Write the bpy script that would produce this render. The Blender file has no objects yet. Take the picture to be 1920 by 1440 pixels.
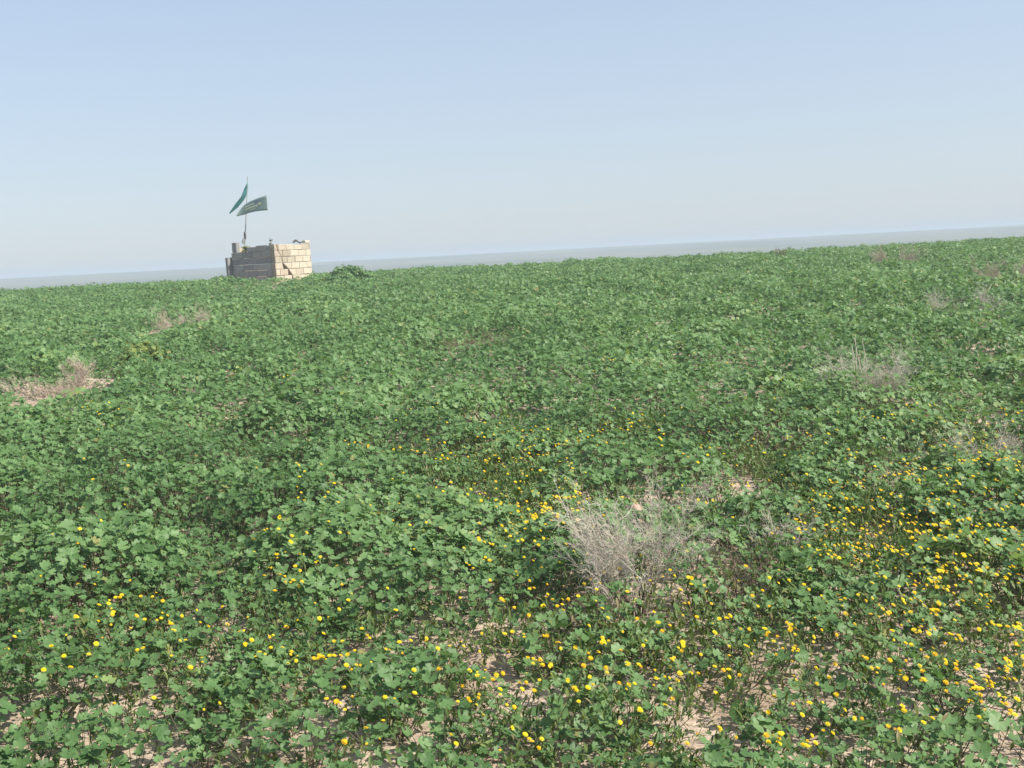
import bpy, math, random
import numpy as np
from mathutils import Vector, Matrix

# ------------------------------------------------------------------ camera, sky, sun, exposure
SC = bpy.context.scene
COL = SC.collection
R = math.radians
RW, RH = 1920.0, 1440.0          # the photograph's own pixel grid, used for unprojecting
FPX = 2059.0
EYE = np.array((0.0, 0.0, 1.60))
PITCH, ROLL = R(-6.85), R(3.0)

fwd = Vector((0, math.cos(PITCH), math.sin(PITCH)))
rgt0 = Vector((1, 0, 0))
up0 = rgt0.cross(fwd)
rgt = rgt0 * math.cos(ROLL) - up0 * math.sin(ROLL)
upv = up0 * math.cos(ROLL) + rgt0 * math.sin(ROLL)
cam_d = bpy.data.cameras.new('camera')
cam = bpy.data.objects.new('camera', cam_d)
COL.objects.link(cam)
m3 = Matrix((rgt, upv, -fwd)).transposed()
cam.matrix_world = Matrix.Translation(Vector(EYE)) @ m3.to_4x4()
cam_d.sensor_width = 36.0
cam_d.lens = 36.0 * FPX / RW
cam_d.clip_start = 0.05
cam_d.clip_end = 30000
SC.camera = cam

SUN_EL, SUN_AZ = 46.0, 108.0     # azimuth clockwise from +Y (the view direction)
W = bpy.data.worlds.new('World')
SC.world = W
W.use_nodes = True
wn = W.node_tree
bg = wn.nodes['Background']
sky = wn.nodes.new('ShaderNodeTexSky')
sky.sky_type = 'NISHITA'
sky.sun_disc = False
sky.sun_elevation = R(SUN_EL)
sky.sun_rotation = R(SUN_AZ)
sky.altitude = 0.0
sky.air_density = 1.0
sky.dust_density = 0.6
sky.ozone_density = 3.5
# a dusty white layer that thickens towards the horizon lies over the clear sky
wtc = wn.nodes.new('ShaderNodeTexCoord')
wsep = wn.nodes.new('ShaderNodeSeparateXYZ')
wn.links.new(wtc.outputs['Generated'], wsep.inputs[0])
wr = wn.nodes.new('ShaderNodeValToRGB')
wr.color_ramp.interpolation = 'B_SPLINE'
els = wr.color_ramp.elements
for pos, val in ((0.0, 0.97), (0.03, 0.95), (0.08, 0.80), (0.14, 0.44), (0.20, 0.12), (0.60, 0.0)):
    e = els[0] if pos == 0.0 else (els[1] if pos == 0.60 else els.new(pos))
    e.position = pos
    e.color = (val, val, val, 1)
wn.links.new(wsep.outputs['Z'], wr.inputs['Fac'])
wmx = wn.nodes.new('ShaderNodeMix'); wmx.data_type = 'RGBA'
wmx.inputs[7].default_value = (3.10, 3.42, 3.86, 1)
wn.links.new(wr.outputs['Color'], wmx.inputs[0])
wn.links.new(sky.outputs['Color'], wmx.inputs[6])
wn.links.new(wmx.outputs[2], bg.inputs['Color'])
bg.inputs['Strength'].default_value = 0.098

sd = bpy.data.lights.new('sun', 'SUN')
sd.energy = 3.6
sd.angle = R(0.55)
sd.color = (1.0, 0.94, 0.84)
so = bpy.data.objects.new('sun', sd)
COL.objects.link(so)
sun_dir = Vector((math.sin(R(SUN_AZ)) * math.cos(R(SUN_EL)), math.cos(R(SUN_AZ)) * math.cos(R(SUN_EL)), math.sin(R(SUN_EL))))
so.rotation_euler = sun_dir.to_track_quat('Z', 'Y').to_euler()
so.location = sun_dir * 60

SC.view_settings.view_transform = 'Standard'
SC.view_settings.look = 'None'
SC.view_settings.gamma = 1.0
SC.view_settings.exposure = 0.95
SC.cycles.max_bounces = 6
SC.cycles.diffuse_bounces = 3
SC.cycles.glossy_bounces = 2
SC.cycles.transmission_bounces = 4
SC.cycles.volume_bounces = 0
SC.cycles.transparent_max_bounces = 6

rng = np.random.default_rng(11)
random.seed(7)

# ------------------------------------------------------------------ helpers
def _hash(ix, iy, seed):
    h = (ix.astype(np.int64) * 374761393 + iy.astype(np.int64) * 668265263 + seed * 974634777) & 0x7fffffff
    h = ((h ^ (h >> 13)) * 1274126177) & 0x7fffffff
    h = h ^ (h >> 16)
    return (h & 0xffff) / 65535.0

def vnoise(x, y, seed=0):
    x = np.asarray(x, float); y = np.asarray(y, float)
    ix = np.floor(x); iy = np.floor(y)
    fx = x - ix; fy = y - iy
    fx = fx * fx * (3 - 2 * fx); fy = fy * fy * (3 - 2 * fy)
    a = _hash(ix, iy, seed); b = _hash(ix + 1, iy, seed)
    c = _hash(ix, iy + 1, seed); d = _hash(ix + 1, iy + 1, seed)
    return (a * (1 - fx) + b * fx) * (1 - fy) + (c * (1 - fx) + d * fx) * fy

def fbm(x, y, seed=0, n=3):
    s = 0; a = 0.5; t = 0
    for i in range(n):
        s = s + a * vnoise(np.asarray(x) * 2 ** i, np.asarray(y) * 2 ** i, seed + i * 17)
        t += a; a *= 0.5
    return s / t

def sstep(a, b, x):
    t = np.clip((np.asarray(x, float) - a) / (b - a), 0, 1)
    return t * t * (3 - 2 * t)

PLAIN = -2.6
MOUND = (-5.25, 12.5)           # low heap of pale earth in the dry patch at the left
def gz_smooth(x, y):
    x = np.asarray(x, float); y = np.asarray(y, float)
    s = np.clip(y / 40.0, 0, 1)
    z = 0.79 * (0.65 * s + 0.35 * np.sin(s * math.pi / 2))
    z = z + 0.31 * np.exp(-(((x + 7.8) / 2.6) ** 2 + ((y - 35.8) / 2.6) ** 2))
    z = z + 0.15 * np.exp(-(((x - MOUND[0]) / 0.8) ** 2 + ((y - MOUND[1]) / 0.45) ** 2))
    w = (1 - sstep(43, 130, y)) * (1 - sstep(55, 160, np.abs(x))) * (1 - sstep(20, 120, -y))
    z = PLAIN + (z - PLAIN) * w
    rr_ = np.hypot(x, y)
    far = sstep(60, 400, rr_)
    rise = (1.45 - PLAIN) * sstep(430, 820, rr_ + 160 * (fbm(x / 300, y / 300, 9) - 0.5))
    return z + far * 0.35 * (fbm(x / 160, y / 160, 5) - 0.5) + rise

def gz(x, y):
    x = np.asarray(x, float); y = np.asarray(y, float)
    near = 1 - sstep(60, 110, np.hypot(x, y))
    b = 0.10 * (fbm(x / 2.6, y / 2.6, 1) - 0.5) + 0.05 * (fbm(x / 0.45, y / 0.45, 2) - 0.5)
    return gz_smooth(x, y) + near * b

def ray(px, py):
    d = fwd + rgt * ((px - RW / 2) / FPX) + upv * ((RH / 2 - py) / FPX)
    return np.array(d.normalized())

def ground_at(px, py, h=0.0):
    """the place on the ground (plus h) that the photograph shows at that pixel"""
    d = ray(px, py)
    t = np.concatenate((np.arange(1.0, 14, 0.01), np.arange(14, 60, 0.04)))
    p = EYE[None] + d[None] * t[:, None]
    hit = p[:, 2] <= gz(p[:, 0], p[:, 1]) + h
    p = p[int(np.argmax(hit))] if hit.any() else p[-1]
    return float(p[0]), float(p[1])

def at_depth(px, py, Y):
    d = ray(px, py)
    return EYE + d * (Y / d[1])

# ------------------------------------------------------------------ materials
def new_mat(name):
    m = bpy.data.materials.new(name)
    m.use_nodes = True
    nt = m.node_tree
    b = nt.nodes['Principled BSDF']
    return m, nt, b

def ramp(nt, stops):
    r = nt.nodes.new('ShaderNodeValToRGB')
    els = r.color_ramp.elements
    while len(els) < len(stops):
        els.new(0.5)
    for e, (p, c) in zip(els, stops):
        e.position = p
        e.color = (c[0], c[1], c[2], 1)
    return r

def mat_leaf(name, stops, trans=0.22, rough=0.5, spec=0.35):
    m, nt, b = new_mat(name)
    at = nt.nodes.new('ShaderNodeAttribute'); at.attribute_name = 'tint'
    r = ramp(nt, stops)
    geo = nt.nodes.new('ShaderNodeNewGeometry')
    nz = nt.nodes.new('ShaderNodeTexNoise'); nz.inputs['Scale'].default_value = 70.0; nz.inputs['Detail'].default_value = 4.0
    nt.links.new(geo.outputs['Position'], nz.inputs['Vector'])
    m1 = nt.nodes.new('ShaderNodeMath'); m1.operation = 'MULTIPLY_ADD'; m1.inputs[1].default_value = 0.5; m1.inputs[2].default_value = -0.25
    nt.links.new(nz.outputs['Fac'], m1.inputs[0])
    m2 = nt.nodes.new('ShaderNodeMath'); m2.operation = 'ADD'
    nt.links.new(m1.outputs[0], m2.inputs[0]); nt.links.new(at.outputs['Fac'], m2.inputs[1])
    nt.links.new(m2.outputs[0], r.inputs['Fac'])
    nt.links.new(r.outputs['Color'], b.inputs['Base Color'])
    b.inputs['Roughness'].default_value = rough
    b.inputs['Specular IOR Level'].default_value = spec
    tr = nt.nodes.new('ShaderNodeBsdfTranslucent')
    hs = nt.nodes.new('ShaderNodeHueSaturation')
    hs.inputs['Hue'].default_value = 0.485
    hs.inputs['Saturation'].default_value = 1.15
    hs.inputs['Value'].default_value = 1.3
    nt.links.new(r.outputs['Color'], hs.inputs['Color'])
    nt.links.new(hs.outputs['Color'], tr.inputs['Color'])
    mx = nt.nodes.new('ShaderNodeMixShader'); mx.inputs[0].default_value = trans
    nt.links.new(b.outputs[0], mx.inputs[1]); nt.links.new(tr.outputs[0], mx.inputs[2])
    nt.links.new(mx.outputs[0], nt.nodes['Material Output'].inputs['Surface'])
    return m

def mat_noise(name, stops, scale=8.0, rough=0.85, detail=6.0, bump=0.0, bscale=40.0, spec=0.3, obj=True):
    m, nt, b = new_mat(name)
    tc = nt.nodes.new('ShaderNodeTexCoord')
    n = nt.nodes.new('ShaderNodeTexNoise'); n.inputs['Scale'].default_value = scale; n.inputs['Detail'].default_value = detail
    nt.links.new(tc.outputs['Object'], n.inputs['Vector'])
    r = ramp(nt, stops)
    nt.links.new(n.outputs['Fac'], r.inputs['Fac'])
    nt.links.new(r.outputs['Color'], b.inputs['Base Color'])
    b.inputs['Roughness'].default_value = rough
    b.inputs['Specular IOR Level'].default_value = spec
    if bump:
        n2 = nt.nodes.new('ShaderNodeTexNoise'); n2.inputs['Scale'].default_value = bscale; n2.inputs['Detail'].default_value = 8
        nt.links.new(tc.outputs['Object'], n2.inputs['Vector'])
        bp = nt.nodes.new('ShaderNodeBump'); bp.inputs['Strength'].default_value = bump; bp.inputs['Distance'].default_value = 0.02
        nt.links.new(n2.outputs['Fac'], bp.inputs['Height'])
        nt.links.new(bp.outputs['Normal'], b.inputs['Normal'])
    return m

M = {}
M['mallow'] = mat_leaf('mallow leaf', [(0.0, (0.058, 0.126, 0.038)), (0.35, (0.116, 0.220, 0.072)), (0.75, (0.190, 0.312, 0.120)), (0.93, (0.262, 0.345, 0.110)), (1.0, (0.27, 0.25, 0.09))], 0.33)
M['herb'] = mat_leaf('herb leaf', [(0.0, (0.045, 0.080, 0.016)), (0.5, (0.095, 0.145, 0.028)), (0.85, (0.150, 0.185, 0.045)), (1.0, (0.24, 0.19, 0.09))], 0.25)
M['petiole'] = mat_leaf('petiole', [(0.0, (0.07, 0.10, 0.04)), (0.6, (0.14, 0.16, 0.075)), (1.0, (0.19, 0.12, 0.09))], 0.1)
M['petal'] = mat_leaf('yellow petal', [(0.0, (0.76, 0.36, 0.010)), (0.3, (0.83, 0.58, 0.014)), (1.0, (0.87, 0.75, 0.025))], 0.2, 0.6, 0.2)
M['disc'] = mat_noise('flower disc', [(0.3, (0.70, 0.40, 0.01)), (0.7, (0.84, 0.60, 0.015))], 300, 0.8)
M['twig'] = mat_leaf('dry twig', [(0.0, (0.32, 0.26, 0.20)), (0.4, (0.52, 0.45, 0.365)), (1.0, (0.66, 0.60, 0.51))], 0.03, 0.8, 0.2)
M['browntwig'] = mat_leaf('brown twig', [(0.0, (0.11, 0.07, 0.055)), (0.5, (0.20, 0.13, 0.10)), (1.0, (0.33, 0.24, 0.18))], 0.03, 0.8, 0.2)
M['pinktwig'] = mat_leaf('reddish dry twig', [(0.0, (0.28, 0.20, 0.15)), (0.5, (0.43, 0.34, 0.265)), (1.0, (0.54, 0.46, 0.375))], 0.03, 0.8, 0.2)
M['stone'] = mat_noise('stone', [(0.3, (0.36, 0.29, 0.23)), (0.7, (0.50, 0.43, 0.36))], 20, 0.9, bump=0.4, bscale=60)
M['pinkstone'] = mat_noise('pink stone', [(0.3, (0.40, 0.26, 0.20)), (0.7, (0.52, 0.37, 0.29))], 20, 0.9, bump=0.4, bscale=60)
M['whitestone'] = mat_noise('white stone', [(0.3, (0.55, 0.50, 0.43)), (0.7, (0.68, 0.63, 0.55))], 10, 0.9, bump=0.4, bscale=60)

def mat_ground():
    m, nt, b = new_mat('soil')
    geo = nt.nodes.new('ShaderNodeNewGeometry')
    def noise(scale, detail=6):
        n = nt.nodes.new('ShaderNodeTexNoise'); n.inputs['Scale'].default_value = scale; n.inputs['Detail'].default_value = detail
        nt.links.new(geo.outputs['Position'], n.inputs['Vector'])
        return n
    n1 = noise(2.2); n2 = noise(38.0, 8)
    r1 = ramp(nt, [(0.30, (0.36, 0.275, 0.205)), (0.50, (0.46, 0.365, 0.28)), (0.72, (0.54, 0.445, 0.35))])
    nt.links.new(n1.outputs['Fac'], r1.inputs['Fac'])
    r2 = ramp(nt, [(0.30, (0.70, 0.66, 0.62)), (0.55, (1, 1, 1)), (0.75, (1.12, 1.1, 1.06))])
    nt.links.new(n2.outputs['Fac'], r2.inputs['Fac'])
    mul = nt.nodes.new('ShaderNodeMix'); mul.data_type = 'RGBA'; mul.blend_type = 'MULTIPLY'; mul.inputs[0].default_value = 1.0
    nt.links.new(r1.outputs['Color'], mul.inputs[6]); nt.links.new(r2.outputs['Color'], mul.inputs[7])
    # the low plain beyond the rise is grey green steppe
    n3 = noise(0.012, 6)
    r3 = ramp(nt, [(0.35, (0.075, 0.105, 0.06)), (0.5, (0.14, 0.15, 0.10)), (0.65, (0.20, 0.19, 0.13))])
    nt.links.new(n3.outputs['Fac'], r3.inputs['Fac'])
    ln = nt.nodes.new('ShaderNodeVectorMath'); ln.operation = 'LENGTH'
    nt.links.new(geo.outputs['Position'], ln.inputs[0])
    mr = nt.nodes.new('ShaderNodeMapRange'); mr.inputs['From Min'].default_value = 50; mr.inputs['From Max'].default_value = 90
    nt.links.new(ln.outputs['Value'], mr.inputs['Value'])
    mx = nt.nodes.new('ShaderNodeMix'); mx.data_type = 'RGBA'
    nt.links.new(mr.outputs['Result'], mx.inputs[0])
    nt.links.new(mul.outputs[2], mx.inputs[6]); nt.links.new(r3.outputs['Color'], mx.inputs[7])
    nt.links.new(mx.outputs[2], b.inputs['Base Color'])
    b.inputs['Roughness'].default_value = 0.95
    b.inputs['Specular IOR Level'].default_value = 0.15
    vo = nt.nodes.new('ShaderNodeTexVoronoi'); vo.inputs['Scale'].default_value = 26; vo.feature = 'DISTANCE_TO_EDGE'
    nt.links.new(geo.outputs['Position'], vo.inputs['Vector'])
    bp = nt.nodes.new('ShaderNodeBump'); bp.inputs['Strength'].default_value = 0.6; bp.inputs['Distance'].default_value = 0.015
    nt.links.new(n2.outputs['Fac'], bp.inputs['Height'])
    bp2 = nt.nodes.new('ShaderNodeBump'); bp2.inputs['Strength'].default_value = 0.35; bp2.inputs['Distance'].default_value = 0.01
    nt.links.new(vo.outputs['Distance'], bp2.inputs['Height']); nt.links.new(bp.outputs['Normal'], bp2.inputs['Normal'])
    nt.links.new(bp2.outputs['Normal'], b.inputs['Normal'])
    return m
M['soil'] = mat_ground()

# ------------------------------------------------------------------ mesh helpers
def tag(o, label=None, cat=None, group=None, kind=None):
    if label: o['label'] = label
    if cat: o['category'] = cat
    if group: o['group'] = group
    if kind: o['kind'] = kind
    return o

def link(name, me, parent=None, loc=None):
    o = bpy.data.objects.new(name, me)
    COL.objects.link(o)
    if parent is not None: o.parent = parent
    if loc is not None: o.location = loc
    return o

def empty(name, loc, label, cat, group=None):
    o = link(name, None, None, loc)
    o.empty_display_size = 0.2
    return tag(o, label, cat, group)

def mesh_np(name, verts, tris, mats, tint=None, matidx=None, quads=None):
    """verts (n,3), tris (m,3), optional quads (q,4)"""
    me = bpy.data.meshes.new(name)
    verts = np.asarray(verts, np.float32); tris = np.asarray(tris, np.int32).reshape(-1, 3)
    loops = tris.ravel(); starts = np.arange(len(tris), dtype=np.int32) * 3
    if quads is not None and len(quads):
        quads = np.asarray(quads, np.int32)
        starts = np.concatenate((starts, len(loops) + np.arange(len(quads), dtype=np.int32) * 4))
        loops = np.concatenate((loops, quads.ravel()))
    me.vertices.add(len(verts)); me.vertices.foreach_set('co', verts.ravel())
    me.loops.add(len(loops)); me.loops.foreach_set('vertex_index', loops)
    me.polygons.add(len(starts)); me.polygons.foreach_set('loop_start', starts.astype(np.int32))
    for m in mats: me.materials.append(m)
    if matidx is not None: me.polygons.foreach_set('material_index', np.asarray(matidx, np.int32))
    if tint is not None:
        a = me.attributes.new('tint', 'FLOAT', 'POINT'); a.data.foreach_set('value', np.asarray(tint, np.float32))
    me.update(calc_edges=True)
    return me

class MB:
    """collects shapes for one mesh"""
    def __init__(s): s.v = []; s.f = []; s.t = []
    def add(s, vs, fs, tint=0.5):
        n = len(s.v)
        s.v += [tuple(p) for p in vs]; s.t += [tint] * len(vs)
        s.f += [tuple(i + n for i in f) for f in fs]
    def tube(s, pts, radii, sides=4, tint=0.5, cap=True):
        pts = [Vector(p) for p in pts]
        vs = []
        for i, p in enumerate(pts):
            d = (pts[min(i + 1, len(pts) - 1)] - pts[max(i - 1, 0)])
            if d.length < 1e-7: d = Vector((0, 0, 1))
            d.normalize()
            a = d.cross(Vector((0.31, 0.84, 0.44))).normalized(); b = d.cross(a)
            for k in range(sides):
                t = 2 * math.pi * k / sides
                vs.append(p + (a * math.cos(t) + b * math.sin(t)) * radii[i])
        fs = []
        for i in range(len(pts) - 1):
            for k in range(sides):
                k2 = (k + 1) % sides
                fs.append((i * sides + k, i * sides + k2, (i + 1) * sides + k2, (i + 1) * sides + k))
        if cap:
            fs.append(tuple(range(sides))[::-1]); fs.append(tuple((len(pts) - 1) * sides + k for k in range(sides)))
        s.add(vs, fs, tint)
    def build(s, name, mat, parent=None, loc=None, smooth=False):
        me = bpy.data.meshes.new(name)
        me.from_pydata(s.v, [], s.f)
        for m in (mat if isinstance(mat, (list, tuple)) else [mat]): me.materials.append(m)
        a = me.attributes.new('tint', 'FLOAT', 'POINT'); a.data.foreach_set('value', np.asarray(s.t, np.float32))
        if not smooth:
            me.polygons.foreach_set('use_smooth', [False] * len(me.polygons))
        me.update()
        return link(name, me, parent, loc)

# leaf outlines: centre first, then the rim
def leaf_template(n, lobes=6, deep=0.20, cup=0.16):
    v = [(0, 0, -cup * 0.6)]
    for i in range(n):
        f = i / (n - 1)
        a = R(-158 + 316 * f)
        w = 0.5 + 0.5 * math.cos(2 * math.pi * (f * lobes - 0.5)) if n > 9 else (1 if i % 2 == 0 else 0)
        r = 1 - deep * (1 - w)
        z = cup * (0.5 if w > 0.5 else -0.1)
        v.append((r * math.cos(a), r * math.sin(a), z))
    f = [(0, i, i + 1) for i in range(1, n)]
    return np.array(v), np.array(f)
LEAF_HI = leaf_template(19, 6, 0.24, 0.26)
LEAF_MID = leaf_template(9, 4, 0.22, 0.24)
LEAF_LO = leaf_template(6, 3, 0.2, 0.15)
# narrow herb leaf, folded along its midrib
HERB = (np.array([(-1, 0, 0), (-0.2, 0.17, 0.07), (-0.2, -0.17, 0.07), (-0.1, 0, 0.03), (0.95, 0, -0.28), (0.45, 0.15, 0.0), (0.45, -0.15, 0.0)]),
        np.array([(0, 3, 1), (0, 2, 3), (1, 3, 5), (3, 2, 6), (3, 6, 4), (3, 4, 5)]))

def frames(N, ang):
    N = N / np.linalg.norm(N, axis=1, keepdims=True)
    ref = np.where(np.abs(N[:, 2:3]) > 0.9, np.array([[1.0, 0, 0]]), np.array([[0, 0, 1.0]]))
    T = np.cross(N, ref); T /= np.linalg.norm(T, axis=1, keepdims=True)
    B = np.cross(N, T)
    c, s = np.cos(ang)[:, None], np.sin(ang)[:, None]
    return T * c + B * s, -T * s + B * c, N

def leaves(P, N, size, ang, tmpl, curl=0.35):
    V, F = tmpl
    T, B, N = frames(N, ang)
    n, k = len(P), len(V)
    zz = V[None, :, 2] * (1 + curl * rng.normal(size=(n, 1)))
    out = P[:, None, :] + size[:, None, None] * (T[:, None, :] * V[None, :, 0:1] + B[:, None, :] * V[None, :, 1:2] + N[:, None, :] * zz[:, :, None])
    faces = (F[None, :, :] + (np.arange(n) * k)[:, None, None]).reshape(-1, 3)
    return out.reshape(-1, 3), faces

def strips(A, Bp, w):
    """thin crossed strips from A to Bp"""
    d = Bp - A
    s = np.cross(d, np.array([[0.3, 0.5, 0.81]])); s /= np.maximum(np.linalg.norm(s, axis=1, keepdims=True), 1e-6)
    t = np.cross(d, s); t /= np.maximum(np.linalg.norm(t, axis=1, keepdims=True), 1e-6)
    w = w[:, None]
    mid = (A + Bp) / 2 + np.array([[0, 0, -0.01]])
    v = np.stack((A + s * w, A - s * w * .5 + t * w * .86, A - s * w * .5 - t * w * .86,
                  Bp + s * w * .7, Bp - s * w * .35 + t * w * .6, Bp - s * w * .35 - t * w * .6), 1)
    f = np.array([(0, 1, 4), (0, 4, 3), (1, 2, 5), (1, 5, 4), (2, 0, 3), (2, 3, 5)])
    n = len(A)
    return v.reshape(-1, 3), (f[None] + (np.arange(n) * 6)[:, None, None]).reshape(-1, 3)

# ------------------------------------------------------------------ ground (one sheet to the horizon)
def graded(a_fine, step, lim, grow=1.22):
    xs = list(np.arange(-a_fine, a_fine + 1e-6, step)); s = step; x = a_fine
    ext = []
    while x < lim:
        s *= grow if x > 55 else 1.06
        x += s; ext.append(x)
    return np.array([-e for e in ext[::-1]] + xs + ext)
gx = graded(4.0, 0.07, 4200)
gy_f = np.arange(1.5, 9.0, 0.07)
ext = []; s = 0.07; y = gy_f[-1]
while y < 4200:
    s *= 1.22 if y > 60 else 1.035
    y += s; ext.append(y)
back = []; s = 0.3; y = 1.5
while y > -4200:
    s *= 1.3; y -= s; back.append(y)
gy = np.array(back[::-1] + list(gy_f) + ext)
GX, GY = np.meshgrid(gx, gy)
GZ = gz(GX, GY)
GZ = GZ + 0.02 * (fbm(GX / 0.16, GY / 0.16, 8) - 0.5) * (np.hypot(GX, GY) < 12)
nx, ny = len(gx), len(gy)
idx = np.arange(nx * ny).reshape(ny, nx)
q = np.stack((idx[:-1, :-1], idx[:-1, 1:], idx[1:, 1:], idx[1:, :-1]), -1).reshape(-1, 4)
gme = mesh_np('ground', np.stack((GX, GY, GZ), -1).reshape(-1, 3), np.zeros((0, 3), np.int32), [M['soil']], quads=q)
tag(link('ground', gme), 'pale sandy soil rising to a low crest with a flat plain beyond', 'ground', kind='structure')

# ------------------------------------------------------------------ the map of the field: bare and flowery places on the ground
def patch(px, py, rx, ry, h=0.0):
    c = ground_at(px, py, h); l = ground_at(px - rx, py, h); r = ground_at(px + rx, py, h)
    t = ground_at(px, py - ry, h); b = ground_at(px, py + ry, h)
    return (c[0], (t[1] + b[1]) / 2, max(0.05, abs(r[0] - l[0]) / 2), max(0.06, abs(t[1] - b[1]) / 2))

BARE = [patch(*p) for p in [
    (50, 1415, 130, 45), (300, 1430, 150, 28), (630, 1375, 50, 45), (960, 1310, 85, 52), (860, 1262, 65, 24), (1050, 1310, 60, 24),
    (1262, 1322, 82, 52), (1350, 1365, 50, 40), (1470, 1320, 90, 42), (1440, 1410, 60, 40), (1860, 1425, 120, 55), (1200, 1150, 80, 36),
    (1700, 1345, 70, 18), (700, 1290, 45, 14), (1120, 1400, 60, 22), (790, 1115, 22, 26), (780, 1420, 50, 20),
    (1560, 1415, 60, 22), (1000, 1390, 50, 18)]]
BARE += [patch(px, py, rx, ry, 0.1) for px, py, rx, ry in [
    (1400, 903, 85, 42), (1285, 897, 50, 30), (1862, 768, 60, 36), (1890, 531, 40, 10), (1805, 597, 28, 9),
    (85, 742, 115, 34), (160, 710, 40, 20), (345, 616, 42, 15), (890, 655, 36, 12), (1680, 494, 26, 5), (1640, 745, 45, 22),
    (400, 1102, 18, 14)]]
BARE.append((-7.9, 36.9, 1.55, 1.5))           # the ground plan of the block enclosure
FLOWERY = [patch(px, py, rx, ry, 0.15) for px, py, rx, ry in [
    (1720, 1030, 250, 220), (1000, 930, 110, 110), (1240, 1230, 480, 190), (870, 860, 160, 50), (1180, 800, 120, 30),
    (1860, 840, 120, 70), (540, 1080, 90, 45), (220, 1160, 100, 60), (440, 1230, 160, 80), (1500, 860, 200, 60)]]

def inside(x, y, E, soft=0.5):
    """0 outside every ellipse, 1 well inside one"""
    x = np.asarray(x, float); y = np.asarray(y, float)
    k = np.zeros(x.shape)
    wob = 0.6 * (fbm(x / 0.35, y / 0.35, 31) - 0.5)
    for cx, cy, rx, ry in E:
        d = np.hypot((x - cx) / rx, (y - cy) / ry) + wob
        k = np.maximum(k, 1 - sstep(1 - soft, 1 + 0.25, d))
    return k

def half_width(y): return 0.475 * y + 2.2

# ------------------------------------------------------------------ mallow carpet
HM_CELL = 0.05
HM_X0, HM_Y0, HM_NX, HM_NY = -9.0, 1.0, 360, 300
HM = np.full((HM_NX, HM_NY), -9.0)
def hm_add(V):
    ix = ((V[:, 0] - HM_X0) / HM_CELL).astype(int); iy = ((V[:, 1] - HM_Y0) / HM_CELL).astype(int)
    ok = (ix >= 0) & (iy >= 0) & (ix < HM_NX) & (iy < HM_NY)
    np.maximum.at(HM, (ix[ok], iy[ok]), V[ok, 2])
def hm_at(x, y):
    ix = int((x - HM_X0) / HM_CELL); iy = int((y - HM_Y0) / HM_CELL)
    if 0 <= ix < HM_NX and 0 <= iy < HM_NY: return HM[ix, iy]
    return -9.0

SUNV = np.array(sun_dir)

def plant_leaves(px, py, Rr, H, n, smin, smax):
    """leaves of many plants at once: arrays px, py, Rr, H; n leaves each"""
    k = len(px)
    X = np.repeat(px, n); Y = np.repeat(py, n); RR = np.repeat(Rr, n); HH = np.repeat(H, n)
    m = k * n
    rr = np.sqrt(rng.random(m)); a = rng.random(m) * 2 * math.pi
    dx, dy = np.cos(a) * rr, np.sin(a) * rr
    lev = 1 - 0.75 * rng.random(m) ** 1.7
    x = X + dx * RR; y = Y + dy * RR
    z = gz(x, y) + HH * (1 - 0.55 * rr ** 2) * lev
    out = np.stack((dx, dy, np.zeros(m)), 1) * 0.75
    N = np.array([[0, 0, 1.0]]) + out + rng.normal(size=(m, 3)) * (0.52 + 0.25 * sstep(6, 14, Y))[:, None] + SUNV[None] * 0.45 + np.array([[0, -0.22, 0]])
    N[:, 2] = np.abs(N[:, 2]) + 0.12
    size = (smin + (smax - smin) * rng.random(m) ** 1.2) * (0.75 + 0.25 * np.minimum(1, HH / 0.3))
    tint = np.clip(0.42 + 0.26 * rng.normal(size=m) * 0.7 + np.repeat(rng.normal(size=k) * 0.09, n) + 0.25 * (fbm(x / 1.7, y / 1.7, 55) - 0.5), 0, 0.93)
    tint = np.where(rng.random(m) < 0.012, 1.0, tint)
    return np.stack((x, y, z), 1), N, size, tint, np.stack((X + dx * RR * 0.15, Y + dy * RR * 0.15, gz(X, Y)), 1)

def scatter(y0, y1, spacing):
    ys = np.arange(y0, y1, spacing)
    P = []
    for yy in ys:
        w = half_width(yy)
        xs = np.arange(-w, w, spacing)
        P.append(np.stack((xs + (rng.random(len(xs)) - 0.5) * spacing, np.full(len(xs), yy) + (rng.random(len(xs)) - 0.5) * spacing), 1))
    return np.concatenate(P)

def domes(x, y, cell, seed, r0, r1):
    """clumps: every cell holds one rounded plant mass; the tallest one covering a place wins (0..1), with that clump's own number"""
    x = np.asarray(x, float); y = np.asarray(y, float)
    ix, iy = np.floor(x / cell), np.floor(y / cell)
    best = np.zeros(x.shape); who = np.zeros(x.shape)
    for ox in (-1, 0, 1):
        for oy in (-1, 0, 1):
            cx, cy = ix + ox, iy + oy
            sx = (cx + 0.1 + 0.8 * _hash(cx, cy, seed)) * cell; sy = (cy + 0.1 + 0.8 * _hash(cx, cy, seed + 3)) * cell
            rr = (r0 + (r1 - r0) * _hash(cx, cy, seed + 7)) * cell; hh = 0.45 + 0.55 * _hash(cx, cy, seed + 11)
            d = np.hypot(x - sx, y - sy) * (1 + 0.25 * (fbm(x / 0.18, y / 0.18, seed + 5, 2) - 0.5))
            v = hh * np.sqrt(np.clip(1 - (d / rr) ** 2, 0, 1))
            who = np.where(v > best, _hash(cx, cy, seed + 19), who); best = np.maximum(best, v)
    return best, who

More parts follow.
